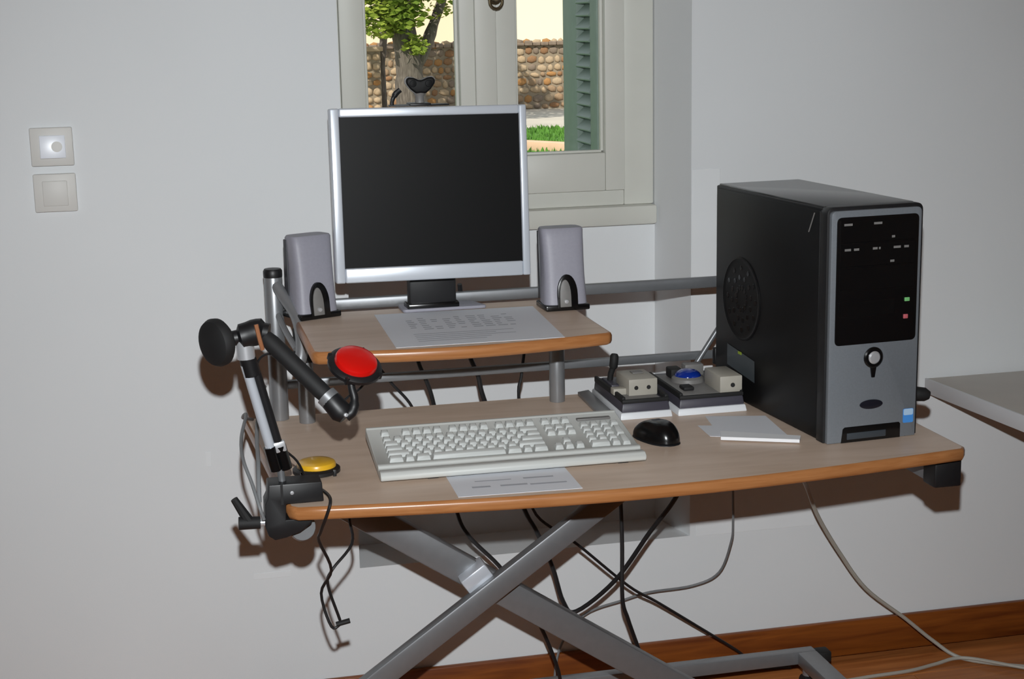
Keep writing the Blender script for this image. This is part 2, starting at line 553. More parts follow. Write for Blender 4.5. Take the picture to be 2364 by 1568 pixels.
# gate pillar, paler stones chosen so that it looks sunlit
gp = thing('gate_pillar', 'stone gate pillar, toned pale as if sunlit, left of the tree outside', 'pillar', (3.2, 22.0, -0.02))
MB().box(3.02, 21.9, -0.02, 3.42, 22.3, 1.06).build('pillar_core', M_mortar, gp, smooth=False)
zz = 0.0
k = 0
while zz < 1.0:
    rh = random.uniform(0.1, 0.16)
    for j in range(3):
        o = bpy.data.objects.new('stone', stone_meshes[(5, 1, 3, 1)[(k + j) % 4]])
        COL.objects.link(o)
        o.parent = gp
        o.location = (3.09 + 0.13 * j - 3.2, 21.9 - 22.0, zz + rh / 2)
        o.scale = (0.145, 0.1, rh * 1.1)
    zz += rh + 0.008
    k += 1
MB().box(2.98, 21.86, 1.06, 3.46, 22.34, 1.13).build('pillar_cap', STONES[5], gp, bevel=0.01)

def leaves(mb, c, rad, n, size):
    for i in range(n):
        while True:
            p = Vector((random.uniform(-1, 1), random.uniform(-1, 1), random.uniform(-1, 1)))
            if p.length < 1:
                break
        p = Vector(c) + Vector((p.x * rad[0], p.y * rad[1], p.z * rad[2]))
        d = Vector((random.gauss(0, 1), random.gauss(0, 1), random.gauss(0, 1))).normalized()
        u, v = frame_for(d)
        s = size * random.uniform(0.7, 1.3)
        mb.add([p - u * s, p + v * s * 0.45, p + u * s, p - v * s * 0.45], [(0, 1, 2, 3)])

tr = thing('garden_tree', 'leafy tree with grey trunk standing before the garden wall', 'tree', (3.56, 20, -0.02))
t = MB()
t.tube([(3.60, 20, -0.1), (3.56, 20, 0.5), (3.54, 20, 1.0), (3.48, 20.0, 1.5), (3.5, 20.1, 2.6)], [0.24, 0.22, 0.19, 0.18, 0.16, 0.12], 14, smooth=4)
t.build('trunk', M_bark, tr)
t = MB()
t.tube([(3.56, 20, 0.75), (3.78, 20.0, 1.1), (4.0, 20.1, 1.6), (4.3, 20.2, 2.3)], [0.10, 0.09, 0.07, 0.05], 10, smooth=4)
t.build('branch', M_bark, tr)
t = MB()
t.tube([(3.52, 20, 1.1), (3.3, 20.0, 1.5), (3.05, 20.0, 2.2)], [0.09, 0.08, 0.06], 10, smooth=4)
t.build('branch', M_bark, tr)
lf = MB()
leaves(lf, (3.15, 19.9, 1.65), (0.42, 0.5, 0.40), 520, 0.07)
leaves(lf, (3.45, 19.7, 1.62), (0.32, 0.3, 0.3), 260, 0.07)
leaves(lf, (3.6, 19.7, 1.17), (0.2, 0.2, 0.15), 90, 0.06)
leaves(lf, (3.95, 20.0, 1.85), (0.35, 0.5, 0.33), 150, 0.06)
leaves(lf, (3.6, 20.0, 3.1), (1.6, 1.6, 1.1), 3200, 0.10)
fo = lf.build('foliage', M_leaf, tr, smooth=False)
fo['kind'] = 'stuff'
t2 = thing('thin_tree', 'thin dark tree trunk beside the gate pillar outside', 'tree', (3.5, 22.3, -0.02))
MB().tube([(3.52, 22.4, -0.1), (3.5, 22.4, 0.8), (3.56, 22.4, 1.3), (3.6, 22.4, 2.6)], [0.07, 0.065, 0.06, 0.04], 10, smooth=4).build('trunk', M_bark, t2)
lf = MB()
leaves(lf, (3.6, 22.4, 2.9), (0.8, 0.8, 0.7), 500, 0.1)
fo = lf.build('foliage', M_leaf, t2, smooth=False)
fo['kind'] = 'stuff'

def house(name, label, x0, x1, y0, y1, h, m, wins):
    t = thing(name, label, 'house', ((x0 + x1) / 2, y0, 0))
    MB().box(x0, y0, -0.1, x1, y1, h).build('house_wall', m, t, smooth=False)
    ym = (y0 + y1) / 2
    MB().add([(x0 - .3, y0 - .3, h), (x1 + .3, y0 - .3, h), (x1 + .3, y1 + .3, h), (x0 - .3, y1 + .3, h), (x0 - .3, ym, h + 1.8), (x1 + .3, ym, h + 1.8)],
             [(0, 1, 5, 4), (2, 3, 4, 5), (0, 4, 3), (1, 2, 5), (0, 3, 2, 1)]).build('roof', M_roof, t, smooth=False)
    for wx, wz in wins:
        f = MB().box(wx, y0 - 0.05, wz, wx + 0.9, y0 + 0.02, wz + 1.2).build('window_frame', M_frame, t, bevel=0.02, seg=1)
        MB().box(wx + .08, y0 - 0.06, wz + .08, wx + .82, y0 - 0.03, wz + 1.12).build('pane', M_dark, f, smooth=False)
house('cream_house', 'bright cream house wall above the garden wall', 7.0, 13.5, 29, 37, 4.2, M_house, [(11.0, 1.6)])
house('beige_house', 'beige house partly hidden behind the tree branches', 3.4, 6.35, 30, 34, 3.6, M_house2, [(4.4, 2.2)])

# ------------------------------------------------------------------ wall plates by the left edge
def plate(zt, label, shiny):
    t = thing('wall_plate', label, 'wall plate', (-0.366, YW, zt - 0.038), group='wall plates left of the desk')
    xa, xb, za, zb = -0.4064, -0.3247, zt - 0.0756, zt
    MB().box(xa, YW - 0.010, za, xb, YW, zb).build('plate_frame', M_plate, t, bevel=0.003)
    if shiny:
        rk = MB()
        rk.M = Matrix.Translation((xa + 0.0425, YW - 0.0118, zt - 0.0378)) @ Matrix.Rotation(0.058, 4, 'Z') @ Matrix.Rotation(-0.088, 4, 'X')
        rk.box(-0.0245, -0.002, -0.0225, 0.0245, 0.0035, 0.0225)
        ro = rk.build('tilted_rocker', M_mirror, t, bevel=0.0015)
        mk = MB()
        mk.M = rk.M
        mk.lathe([(0.0105, 0), (0.0105, 0.0006), (0.009, 0.0008)], (0.008, -0.002, 0.0), (0, -1, 0), 20)
        mk.build('rocker_mark', M_plate, ro)
    else:
        MB().box(xa + 0.017, YW - 0.0125, za + 0.012, xb - 0.017, YW - 0.009, zb - 0.014).build('blank_cover', M_plate, t, bevel=0.0025)
plate(1.3089, 'upper wall switch plate with a shiny white rocker', True)
plate(1.218, 'lower blank wall plate below the shiny switch', False)

# ------------------------------------------------------------------ table by the right wall
tb = thing('side_table', 'low pale grey table with white, flash-brightened edge standing against the wall at the right edge', 'table', (2.15, 0.45, 0))
MB().hexa([(1.60, 0.05, 0.632), (2.75, 0.05, 0.632), (2.75, 0.846, 0.632), (1.543, 0.84, 0.632)], [(1.60, 0.05, 0.665), (2.75, 0.05, 0.665), (2.75, 0.846, 0.665), (1.543, 0.84, 0.665)]).build('table_top', M_table, tb, bevel=0.002)
MB().hexa([(1.5955, 0.05, 0.631), (1.6005, 0.05, 0.631), (1.5435, 0.84, 0.631), (1.5385, 0.84, 0.631)], [(1.5955, 0.05, 0.666), (1.6005, 0.05, 0.666), (1.5435, 0.84, 0.666), (1.5385, 0.84, 0.666)]).build('edge_strip', M_white, tb, bevel=0.001)  # white edge, toned brighter than the top to look struck by the flash
for xx in (2.0, 2.68):
    for yy in (0.13, 0.79):
        MB().box(xx - .02, yy - .02, 0, xx + .02, yy + .02, 0.632).build('leg', M_steel, tb, bevel=0.002)

# ------------------------------------------------------------------ the height adjustable desk
H = 0.75
def front_curve(x):
    return 0.012 - 0.056 * math.sin(math.pi * max(0, min(1, x / 1.18)))
def round_poly(pts, rads, n=6):
    out = []
    m = len(pts)
    for i in range(m):
        p, a, c = Vector(pts[i]), Vector(pts[i - 1]), Vector(pts[(i + 1) % m])
        r = rads[i]
        if r <= 0:
            out.append(tuple(p))
            continue
        u, v = (a - p).normalized(), (c - p).normalized()
        s, e = p + u * r, p + v * r
        for k in range(n + 1):
            t = k / n
            out.append(tuple((1 - t) ** 2 * s + 2 * t * (1 - t) * p + t * t * e))
    return out
def board(outline, ztop, th, parent, n1, n2, inset=0.006):
    pts = [Vector((a, b)) for a, b in outline]
    m = len(pts)
    nor = []
    for i in range(m):
        d = (pts[(i + 1) % m] - pts[i - 1]).normalized()
        nor.append(Vector((d.y, -d.x)))          # outward for a counter-clockwise outline
    inn = [p - q * inset for p, q in zip(pts, nor)]
    MB().prism([tuple(p) for p in inn], ztop - th, ztop).build(n1, M_lam, parent)
    prof = [(-inset, 0.0), (-inset * 0.35, -0.0015), (0, -th * 0.28), (0, -th * 0.72), (-inset * 0.35, -th + 0.0015), (-inset, -th)]
    vs, fs = [], []
    k = len(prof)
    for p, q in zip(pts, nor):
        for a, bz in prof:
            vs.append((p.x + q.x * a, p.y + q.y * a, ztop + bz))
    for i in range(m):
        for j in range(k - 1):
            fs.append((i * k + j, i * k + j + 1, ((i + 1) % m) * k + j + 1, ((i + 1) % m) * k + j))
    MB().add(vs, fs).build(n2, M_edge, parent, angle=80)

desk = thing('computer_desk', 'beech height-adjustable desk with raised monitor shelf and silver scissor legs', 'desk', (0.58, 0.35, 0))
xs = [0.012 + (1.169 - 0.012) * k / 24 for k in range(25)]
outl = [(x, front_curve(x)) for x in xs]
outl = [(-0.002, 0.026)] + outl + [(1.181, 0.026), (1.181, 0.598), (1.169, 0.61), (-0.022, 0.61), (-0.034, 0.598)]
board(outl, H, 0.022, desk, 'tabletop', 'edge_band')
SZ = 0.955
def shelf_front(x):
    return 0.218 - 0.036 * math.sin(math.pi * (x - 0.066) / 0.531)
xs = [0.076 + (0.587 - 0.076) * k / 16 for k in range(17)]
outl = [(0.066, 0.228)] + [(x, shelf_front(x)) for x in xs] + [(0.597, 0.228), (0.597, 0.57), (0.585, 0.582), (0.078, 0.582), (0.066, 0.57)]
board(outl, SZ, 0.022, desk, 'shelf_board', 'shelf_edge_band')

def post(x, y, r, z0, z1, cap):
    o = MB().cyl((x, y, z0), (x, y, z1), r, n=24).build('post', M_steel, desk, bevel=0.001)
    if cap:
        MB().lathe([(r * 1.02, 0), (r * 1.04, 0.004), (r * 1.04, 0.012), (r * 0.9, 0.016), (0.0, 0.017)], (x, y, z1 - 0.003), (0, 0, 1), 24).build('post_cap', M_black, o)
# rear posts (left one in view, right one behind the computer)
post(0.034, 0.585, 0.0175, H, 1.032, True)
post(1.125, 0.60, 0.0175, H, 1.032, True)
# curved chrome tubes running from the post heads forward to the shelf height
MB().tube([(0.036, 0.58, 1.018), (0.05, 0.56, 0.995), (0.068, 0.53, 0.965), (0.074, 0.50, 0.935), (0.072, 0.48, 0.90), (0.062, 0.47, 0.87)], 0.0115, 14, smooth=6).build('curved_tube', M_steel, desk)
MB().tube([(0.038, 0.575, 0.96), (0.05, 0.54, 0.93), (0.064, 0.50, 0.905)], 0.006, 10, smooth=4).build('curved_tube', M_steel, desk)
MB().tube([(1.04, 0.592, 1.045 - 0.02), (0.868, 0.59, 0.772)], 0.0055, 12).build('diagonal_strut', M_steel_d, desk)
# cross rails
MB().box(0.048, 0.595, 0.9545, 1.125, 0.611, 0.9765).build('cross_rail', M_steel_d, desk, bevel=0.004)
MB().box(0.048, 0.595, 0.8055, 1.125, 0.608, 0.8225).build('cross_rail', M_steel_d, desk, bevel=0.003)
# shelf pillars
for px, py in ((0.583, 0.561), (0.083, 0.545)):
    o = MB().cyl((px, py, H), (px, py, 0.872), 0.0155, n=22).build('shelf_pillar', M_steel, desk, bevel=0.001)
    MB().box(px - .019, py - .019, 0.870, px + .019, py + .019, 0.933).build('pillar_bracket', M_rubber, o, bevel=0.003)
# scissor legs
def sc_leg(p0, p1, w_, h_, name='scissor_leg'):
    return MB().bar(p0, p1, w_, h_, up=(0, 0, 1)).build(name, M_steel_d, desk, bevel=0.004)
dA = (Vector((0.6148, 0, 0.5746)) - Vector((0.2171, 0, 0.2988)))
# leg A: front, rising to the right;  leg B: behind it, falling to the right
def along(a, b, z0, z1, y):
    a, b = Vector(a), Vector(b)
    f = lambda z: a.x + (b.x - a.x) * (z - a.z) / (b.z - a.z)
    return (f(z0), y, z0), (f(z1), y, z1)
A0, A1 = along((0.183, 0, 0.3045), (0.583, 0, 0.580), 0.085, 0.705, 0.345)
sc_leg(A0, A1, 0.026, 0.042)
B0, B1 = along((0.2369, 0, 0.5561), (0.522, 0, 0.3623), 0.70, 0.085, 0.397)
sc_leg(B0, B1, 0.034, 0.054)
MB().bar((0.345, 0.372, 0.455), (0.392, 0.372, 0.487), 0.05, 0.036).build('leg_glint_block', M_bezel, desk, bevel=0.004)  # pale block added in place of the flash highlight where the legs cross
# under-frame rails below the table top
MB().box(0.06, 0.36, 0.69, 1.13, 0.42, 0.727).build('under_rail', M_steel_d, desk, bevel=0.003)
MB().box(0.33, 0.31, 0.70, 0.85, 0.37, 0.727).build('under_rail', M_steel_d, desk, bevel=0.003)
o = MB().box(1.132, 0.075, 0.678, 1.180, 0.40, 0.7275).build('side_rail', M_steel_d, desk, bevel=0.003)
MB().box(1.130, 0.035, 0.674, 1.182, 0.080, 0.7275).build('rail_end_cap', M_black, o, bevel=0.004)
MB().cyl((1.175, 0.12, 0.700), (1.205, 0.12, 0.700), 0.009, n=14).build('rail_knob', M_rubber, o)
# base frame
MB().box(-0.03, 0.672, 0.070, 1.205, 0.700, 0.10).build('base_bar', M_steel, desk, bevel=0.003)
MB().box(1.160, -0.02, 0.070, 1.205, 0.672, 0.10).build('base_bar', M_steel, desk, bevel=0.003)
MB().box(-0.03, -0.02, 0.070, 0.015, 0.672, 0.10).build('base_bar', M_steel, desk, bevel=0.003)
MB().box(0.015, 0.33, 0.06, 1.16, 0.41, 0.095).build('base_bar', M_steel, desk, bevel=0.003)
for cx, cy in ((1.18, 0.66), (1.18, 0.02), (-0.008, 0.66), (-0.008, 0.02)):
    f = MB().cyl((cx, cy, 0.05), (cx, cy, 0.07), 0.012).build('castor', M_steel, desk)
    MB().cyl((cx - 0.012, cy, 0.0255), (cx + 0.012, cy, 0.0255), 0.0255, n=20).build('castor_wheel', M_rubber, f, bevel=0.003)
MB().box(1.203, 0.655, 0.075, 1.235, 0.69, 0.10).build('base_end_cap', M_rubber, desk, bevel=0.004)

# ------------------------------------------------------------------ monitor
ma, mt, mr, mw, mh = 0.0039, 0.0838, -0.0095, 0.3693, 0.3201
RM = Matrix.Rotation(ma, 4, 'Z') @ Matrix.Rotation(-mt, 4, 'X') @ Matrix.Rotation(-mr, 4, 'Y')
mon = thing('monitor', 'flat silver-framed monitor with a dark blank screen on the shelf', 'monitor', (0.33, 0.55, SZ))
MM = Matrix.Translation((0.141, 0.4666, 1.0281)) @ RM
def mbm():
    m = MB()
    m.M = MM
    return m
L_, R_, T_, B_ = 0.0175, 0.0145, 0.0165, 0.0275
b = mbm()
b.box(0, 0, 0, L_, 0.028, mh).box(mw - R_, 0, 0, mw, 0.028, mh)
b.box(L_, 0, 0, mw - R_, 0.028, B_).box(L_, 0, mh - T_, mw - R_, 0.028, mh)
b.build('bezel', M_bezel, mon, bevel=0.003, seg=3)
mbm().box(L_ - 0.001, 0.004, B_ - 0.001, mw - R_ + 0.001, 0.02, mh - T_ + 0.001).build('screen', M_screen, mon, smooth=False)
b = mbm()
b.hexa([(0.012, 0.028, 0.012), (mw - .012, 0.028, 0.012), (mw - .05, 0.062, 0.04), (.05, 0.062, 0.04)],
       [(0.012, 0.028, mh - .012), (mw - .012, 0.028, mh - .012), (mw - .05, 0.062, mh - .05), (.05, 0.062, mh - .05)])
b.build('rear_housing', M_black, mon, bevel=0.006)
nk = MB()
prof = [(-0.045, -0.018), (0.045, -0.018), (0.047, 0.0), (0.043, 0.026), (-0.043, 0.026), (-0.047, 0)]
nk.prism(prof, SZ + 0.006, 1.06, o=(0.332, 0.548, 0))
neck = nk.build('neck', M_black, mon, bevel=0.004)
MB().prism([(-0.050, -0.022), (0.050, -0.022), (0.052, 0.02), (-0.052, 0.02)], SZ + 0.004, SZ + 0.016, o=(0.332, 0.546, 0)).build('neck_collar', M_blackg, neck, bevel=0.003)
MB().prism(round_poly([(-0.06, -0.006), (0.105, -0.006), (0.085, 0.06), (-0.06, 0.06)], [0.01] * 4), SZ + 0.0004, SZ + 0.007, o=(0.331, 0.526, 0)).build('stand_base', M_spk, mon, bevel=0.002)

# webcam sitting on the monitor
wc = thing('webcam', 'small black webcam with two round lobes clipped on top of the monitor', 'webcam', (0.315, 0.505, 1.347))
MB().box(0.292, 0.488, 1.3465, 0.332, 0.53, 1.352).build('clip_base', M_black, wc, bevel=0.002)
MB().lathe([(0.009, 0), (0.008, 0.012), (0.012, 0.02)], (0.314, 0.508, 1.351), (0, 0, 1), 16).build('swivel_neck', M_greyp, wc)
heart = [(0, -0.013), (0.009, -0.014), (0.019, -0.006), (0.0265, 0.004), (0.027, 0.011), (0.022, 0.0155), (0.013, 0.0145), (0.005, 0.011), (0, 0.0095)]
heart = heart + [(-a, c) for a, c in heart[::-1][1:-1]]
hd = MB().prism(heart, -0.03, 0.0, ex=(1, 0, 0), ey=(0, 0, 1), o=(0.3145, 0.492, 1.3835)).build('camera_head', mat('webcam_black', (9, 9, 10), 0.6, spec=0.3), wc, bevel=0.004, seg=3)
hm = [(a * 1.07, c * 1.1) for a, c in heart]
MB().prism(hm, -0.016, -0.010, ex=(1, 0, 0), ey=(0, 0, 1), o=(0.3145, 0.492, 1.3835)).build('head_rim', M_greyp, hd, bevel=0.001)
for sx in (-1, 1):
    MB().lathe([(0.0065, 0), (0.006, 0.0012), (0, 0.0015)], (0.3145 + 0.0145 * sx, 0.492, 1.3875), (0, -1, 0), 18).build('lens', M_screen, hd)
MB().tube([(0.262, 0.507, 1.347), (0.263, 0.507, 1.358), (0.269, 0.507, 1.369), (0.278, 0.507, 1.3765)], [0.0035, 0.004, 0.0055, 0.005], 10, smooth=4).build('microphone_arm', M_black, wc)
MB().box(0.256, 0.490, 1.3465, 0.366, 0.518, 1.3495).build('mounting_bar', M_black, wc, bevel=0.001)

# ------------------------------------------------------------------ loudspeakers
def speaker(label, loc, rz, lean=0.0):
    t = thing('loudspeaker', label, 'loudspeaker', group='grey desktop loudspeakers',
              M=Matrix.Translation(loc) @ Matrix.Rotation(rz, 4, 'Z') @ Matrix.Scale(0.93, 4, (0, 0, 1)))
    # body: stacked rounded sections leaning back
    secs = [(0.012, 0.084, 0.070, 0.000), (0.03, 0.083, 0.068, 0.004), (0.07, 0.080, 0.062, 0.010), (0.11, 0.080, 0.058, 0.016), (0.145, 0.082, 0.056, 0.022), (0.162, 0.083, 0.052, 0.025), (0.166, 0.079, 0.046, 0.028)]
    vs, fs = [], []
    n = 28
    for z, wd, dp, yo in secs:
        for k in range(n):
            a = 2 * math.pi * k / n
            c, s = math.cos(a), math.sin(a)
            e = 0.45
            sy = math.copysign(abs(s) ** e, s)
            vs.append((0.5 * wd * math.copysign(abs(c) ** e, c) * 1.04 * (1 - 0.05 * (sy + 1)) - lean * z, yo + dp / 2 + 0.5 * dp * sy, z))
    for i in range(len(secs) - 1):
        for k in range(n):
            fs.append((i * n + k, i * n + (k + 1) % n, (i + 1) * n + (k + 1) % n, (i + 1) * n + k))
    fs.append(tuple(range(n))[::-1])
    fs.append(tuple((len(secs) - 1) * n + k for k in range(n)))
    MB().add(vs, fs).build('speaker_body', M_spk, t, local=True)
    MB().box(-0.0435, -0.003, 0, 0.0435, 0.072, 0.0125).build('speaker_base', M_blackg, t, bevel=0.003, local=True)
    # arch: black opening with a grey tongue
    arch = [(-0.020, 0), (0.020, 0)] + [(0.020 * math.cos(a), 0.026 + 0.042 * math.sin(a)) for a in [math.pi * k / 14 for k in range(15)]]
    ar = MB().prism(arch, -0.03, 0.0035, ex=(1, 0, 0), ey=(0, 0.10, 1), o=(0, 0.0, 0.006)).build('arch_opening', M_blackg, t, bevel=0.001, local=True)
    tong = [(-0.016, 0), (0.006, 0)] + [(-0.005 + 0.011 * math.cos(a), 0.022 + 0.034 * math.sin(a)) for a in [math.pi * k / 10 for k in range(11)]]
    MB().prism(tong, 0.002, 0.006, ex=(1, 0, 0), ey=(0, 0.10, 1), o=(0, 0.0, 0.008)).build('control_tongue', M_greyp, ar, bevel=0.001, local=True)
    MB().lathe([(0.0045, 0), (0.004, 0.004), (0, 0.0045)], (-0.0045, -0.004, 0.020), (0, -1, 0), 14).build('volume_knob', M_chrome, ar, local=True)
    la, lb_ = -lean * 0.02, -lean * 0.158
    MB().hexa([(-0.0420 + la, 0.046, 0.02), (-0.036 + la, 0.046, 0.02), (-0.036 + la, 0.066, 0.02), (-0.0405 + la, 0.066, 0.02)],
              [(-0.0415 + lb_, 0.058, 0.158), (-0.036 + lb_, 0.058, 0.158), (-0.036 + lb_, 0.072, 0.158), (-0.040 + lb_, 0.072, 0.158)]).build('side_panel', M_spkd, t, bevel=0.0015, local=True)
speaker('grey desktop loudspeaker to the right of the monitor', (0.5765, 0.447, SZ), 0.02)
speaker('grey desktop loudspeaker half hidden behind the left edge of the monitor', (0.115, 0.520, SZ), 0.40, -0.035)

# ------------------------------------------------------------------ papers
def sheet(name, label, quad, z, m, th=0.0006, lines=None, curl=0.0, bow=0.0):
    n = 8
    a, b_, c, d = [Vector(q) for q in quad]
    vs, fs = [], []
    for lev in (0, 1):
        for i in range(n + 1):
            for j in range(n + 1):
                u, v = i / n, j / n
                p = (a * (1 - u) + b_ * u) * (1 - v) + (d * (1 - u) + c * u) * v
                zz = z + lev * th + curl * (u * v) ** 3 + bow * math.sin(math.pi * u) * 0.5
                vs.append((p.x, p.y, zz))
    N = (n + 1) ** 2
    for i in range(n):
        for j in range(n):
            q = [i * (n + 1) + j, (i + 1) * (n + 1) + j, (i + 1) * (n + 1) + j + 1, i * (n + 1) + j + 1]
            fs.append(tuple(q[::-1]))
            fs.append(tuple(k + N for k in q))
    rim = [i * (n + 1) for i in range(n)] + [n * (n + 1) + j for j in range(n)] + [i * (n + 1) + n for i in range(n, 0, -1)] + [j for j in range(n, 0, -1)]
    for k in range(len(rim)):
        p, q = rim[k], rim[(k + 1) % len(rim)]
        fs.append((p, q, q + N, p + N))
    t = thing(name, label, 'paper', ((a.x + c.x) / 2, (a.y + c.y) / 2, z))
    MB().add(vs, fs).build('sheet', m, t, angle=60)
    if lines:
        mb = MB()
        for (u0, u1, v0, v1) in lines:
            q = []
            for u, v in ((u0, v0), (u1, v0), (u1, v1), (u0, v1)):
                p = (a * (1 - u) + b_ * u) * (1 - v) + (d * (1 - u) + c * u) * v
                q.append((p.x, p.y, z + th + 0.0003 + bow * math.sin(math.pi * u) * 0.5))
            mb.add(q, [(0, 1, 2, 3)])
        mb.build('printed_text', M_ink, t, smooth=False)
    return t
ln = []
for k in range(9):
    u0 = 0.16 + k * 0.075
    for j in range(7):
        if random.random() < 0.85:
            v0 = 0.45 + j * 0.055
            ln.append((u0, u0 + random.uniform(0.03, 0.06), v0, v0 + 0.02))
for j in range(5):
    v0 = 0.12 + j * 0.05
    ln.append((0.15, random.uniform(0.5, 0.85), v0, v0 + 0.012))
sheet('printed_sheet', 'large printed sheet lying on the monitor shelf', [(0.208, 0.209), (0.5044, 0.204), (0.523, 0.510), (0.216, 0.522)], SZ + 0.0003, M_paper, lines=ln)
ln = [(0.15, 0.30, 0.3, 0.36), (0.38, 0.6, 0.3, 0.36), (0.62, 0.92, 0.28, 0.33), (0.2, 0.5, 0.55, 0.58), (0.6, 0.85, 0.55, 0.6)]
sheet('note_sheet', 'sheet of paper sticking out from under the keyboard front', [(0.2671, -0.008), (0.4711, -0.019), (0.4745, 0.115), (0.270, 0.128)], H + 0.0003, M_paper, lines=ln)
sheet('loose_sheet', 'grey sheet of paper lying beside the computer tower', [(0.795, 0.205), (0.912, 0.16), (0.93, 0.325), (0.82, 0.355)], H + 0.0003, M_paper, th=0.0008, bow=0.0)
sheet('envelope_flap', 'pale folded paper corner poking out left of the white envelope', [(0.7774, 0.215), (0.83, 0.19), (0.85, 0.27), (0.782, 0.292)], H + 0.0013, M_paper, th=0.0008)
sheet('white_envelope', 'bright white folded envelope in front of the computer tower', [(0.786, 0.183), (0.912, 0.124), (0.925, 0.148), (0.80, 0.222)], H + 0.0025, M_paperw, th=0.006)

# ------------------------------------------------------------------ keyboard
kb = thing('keyboard', 'wide off-white keyboard at the front of the desk', 'keyboard', (0.158, 0.095, H + 0.0012), -0.018)
KL, KD = 0.457, 0.205
def ktop(y):
    return 0.016 + (y / KD) * 0.022
prof = [(0.002, 0.004), (0.0, 0.008), (0.0, 0.013), (0.006, 0.0185), (0.022, 0.0185), (0.024, 0.0155), (0.034, 0.0165), (0.036, 0.021), (0.044, 0.0225), (0.047, 0.0195), (KD - 0.012, 0.0425), (KD - 0.01, 0.0455), (KD, 0.044), (KD, 0.026), (0.02, 0.003)]
b = MB()
b.prism(prof, 0.0, KL, ex=(0, 1, 0), ey=(0, 0, 1))
b.build('keyboard_body', M_kb, kb, bevel=0.0012, seg=1, local=True)
for fx in (0.03, 0.36):
    MB().box(fx, KD - 0.03, 0.0, fx + 0.025, KD - 0.022, 0.024).build('flip_foot', M_kb, kb, local=True)
    MB().box(fx + 0.05, 0.012, 0.0, fx + 0.068, 0.020, 0.005).build('rubber_foot', M_rubber, kb, local=True)
MB().box(0.20, 0.0262, 0.0158, 0.235, 0.0292, 0.0164).build('logo_strip', M_ink, kb, local=True)
U_ = 0.0186
keymesh = {}
def key(x, y, wu, m=None, hu=1):
    kx = (wu, hu)
    if kx not in keymesh:
        wd, dp = U_ * wu - 0.0032, 0.0196 * hu - 0.0032
        q = MB().hexa([(-wd / 2, -dp / 2, 0), (wd / 2, -dp / 2, 0), (wd / 2, dp / 2, 0), (-wd / 2, dp / 2, 0)],
                      [(-wd / 2 + .0022, -dp / 2 + .0028, .0075), (wd / 2 - .0022, -dp / 2 + .0028, .0075), (wd / 2 - .0022, dp / 2 - .0014, .0075), (-wd / 2 + .0022, dp / 2 - .0014, .0075)])
        o = q.build('key', M_key, kb, bevel=0.0008, seg=1, local=True)
        keymesh[kx] = o.data
    else:
        o = bpy.data.objects.new('key', keymesh[kx])
        COL.objects.link(o)
        o.parent = kb
    slope = (0.0425 - 0.0195) / (KD - 0.059)
    o.location = (x + U_ * wu / 2, y + 0.0196 * (hu - 1) / 2, 0.0195 + (y - 0.047) * slope)
    o.rotation_euler = (math.atan(slope), 0, 0)
def krow(x, y, ws):
    for wu in ws:
        if wu > 0:
            key(x, y, wu)
        x += U_ * abs(wu)
x0k = 0.020
ry = [0.060 + 0.0196 * k for k in range(5)] + [0.060 + 0.0196 * 5 + 0.009]
krow(x0k, ry[0], [1.5, 1, 1.5, 7, 1.5, 1, 1.5])
krow(x0k, ry[1], [2.25] + [1] * 10 + [2.75])
krow(x0k, ry[2], [1.75] + [1] * 11 + [2.25])
krow(x0k, ry[3], [1.5] + [1] * 12 + [1.5])
krow(x0k, ry[4], [1] * 13 + [2])
krow(x0k, ry[5], [1, -1, 1, 1, 1, 1, -.5, 1, 1, 1, 1, -.5, 1, 1, 1, 1])
xn = x0k + U_ * 15 + 0.009
krow(xn, ry[0], [1, 1, 1])
krow(xn, ry[1], [-1, 1])
krow(xn, ry[3], [1, 1, 1])
krow(xn, ry[4], [1, 1, 1])
krow(xn, ry[5], [1, 1, 1])
xp = xn + U_ * 3 + 0.009
krow(xp, ry[0], [2, 1])
krow(xp, ry[1], [1, 1, 1])
krow(xp, ry[2], [1, 1, 1])
krow(xp, ry[3], [1, 1, 1])
krow(xp, ry[4], [1, 1, 1, 1])
key(xp + 3 * U_, ry[0], 1, hu=2)
key(xp + 3 * U_, ry[2], 1, hu=2)
MB().box(xp + 0.004, ry[5] - 0.006, 0.0385, xp + 0.066, ry[5] + 0.006, 0.0425).build('indicator_panel', M_greyp, kb, bevel=0.001, local=True)

# ------------------------------------------------------------------ mouse
ms = thing('computer_mouse', 'black computer mouse lying right of the keyboard', 'mouse', (0.680, 0.230, H), math.radians(18))
def blob(ax, ay, az, z0, nx=24, nz=10, flat=0.35):
    vs, fs = [], []
    for i in range(nz + 1):
        t = (math.pi / 2) * i / nz
        rr = math.cos(t) ** 0.55 if i < nz else 0.0
        for k in range(nx):
            a = 2 * math.pi * k / nx
            e = 0.85
            c, s = math.cos(a), math.sin(a)
            px = ax * rr * math.copysign(abs(c) ** e, c)
            py = ay * rr * math.copysign(abs(s) ** e, s)
            hgt = az * math.sin(t) * (1 - 0.22 * (py / ay) - 0.25 * (py / ay) ** 2)
            vs.append((px, py, z0 + hgt))
    for i in range(nz):
        for k in range(nx):
            fs.append((i * nx + k, i * nx + (k + 1) % nx, (i + 1) * nx + (k + 1) % nx, (i + 1) * nx + k))
    fs.append(tuple(range(nx))[::-1])
    return vs, fs
v_, f_ = blob(0.030, 0.055, 0.033, 0.004)
MB().add(v_, f_).build('mouse_shell', M_blackg, ms, local=True, angle=60)
v_, f_ = blob(0.031, 0.056, 0.006, 0.0)
MB().add(v_, f_).build('mouse_base', M_black, ms, local=True)
MB().cyl((-0.004, 0.030, 0.0185), (0.004, 0.030, 0.0185), 0.008, n=16).build('scroll_wheel', M_greyp, ms, local=True)
v_, f_ = blob(0.010, 0.007, 0.004, 0.0345)
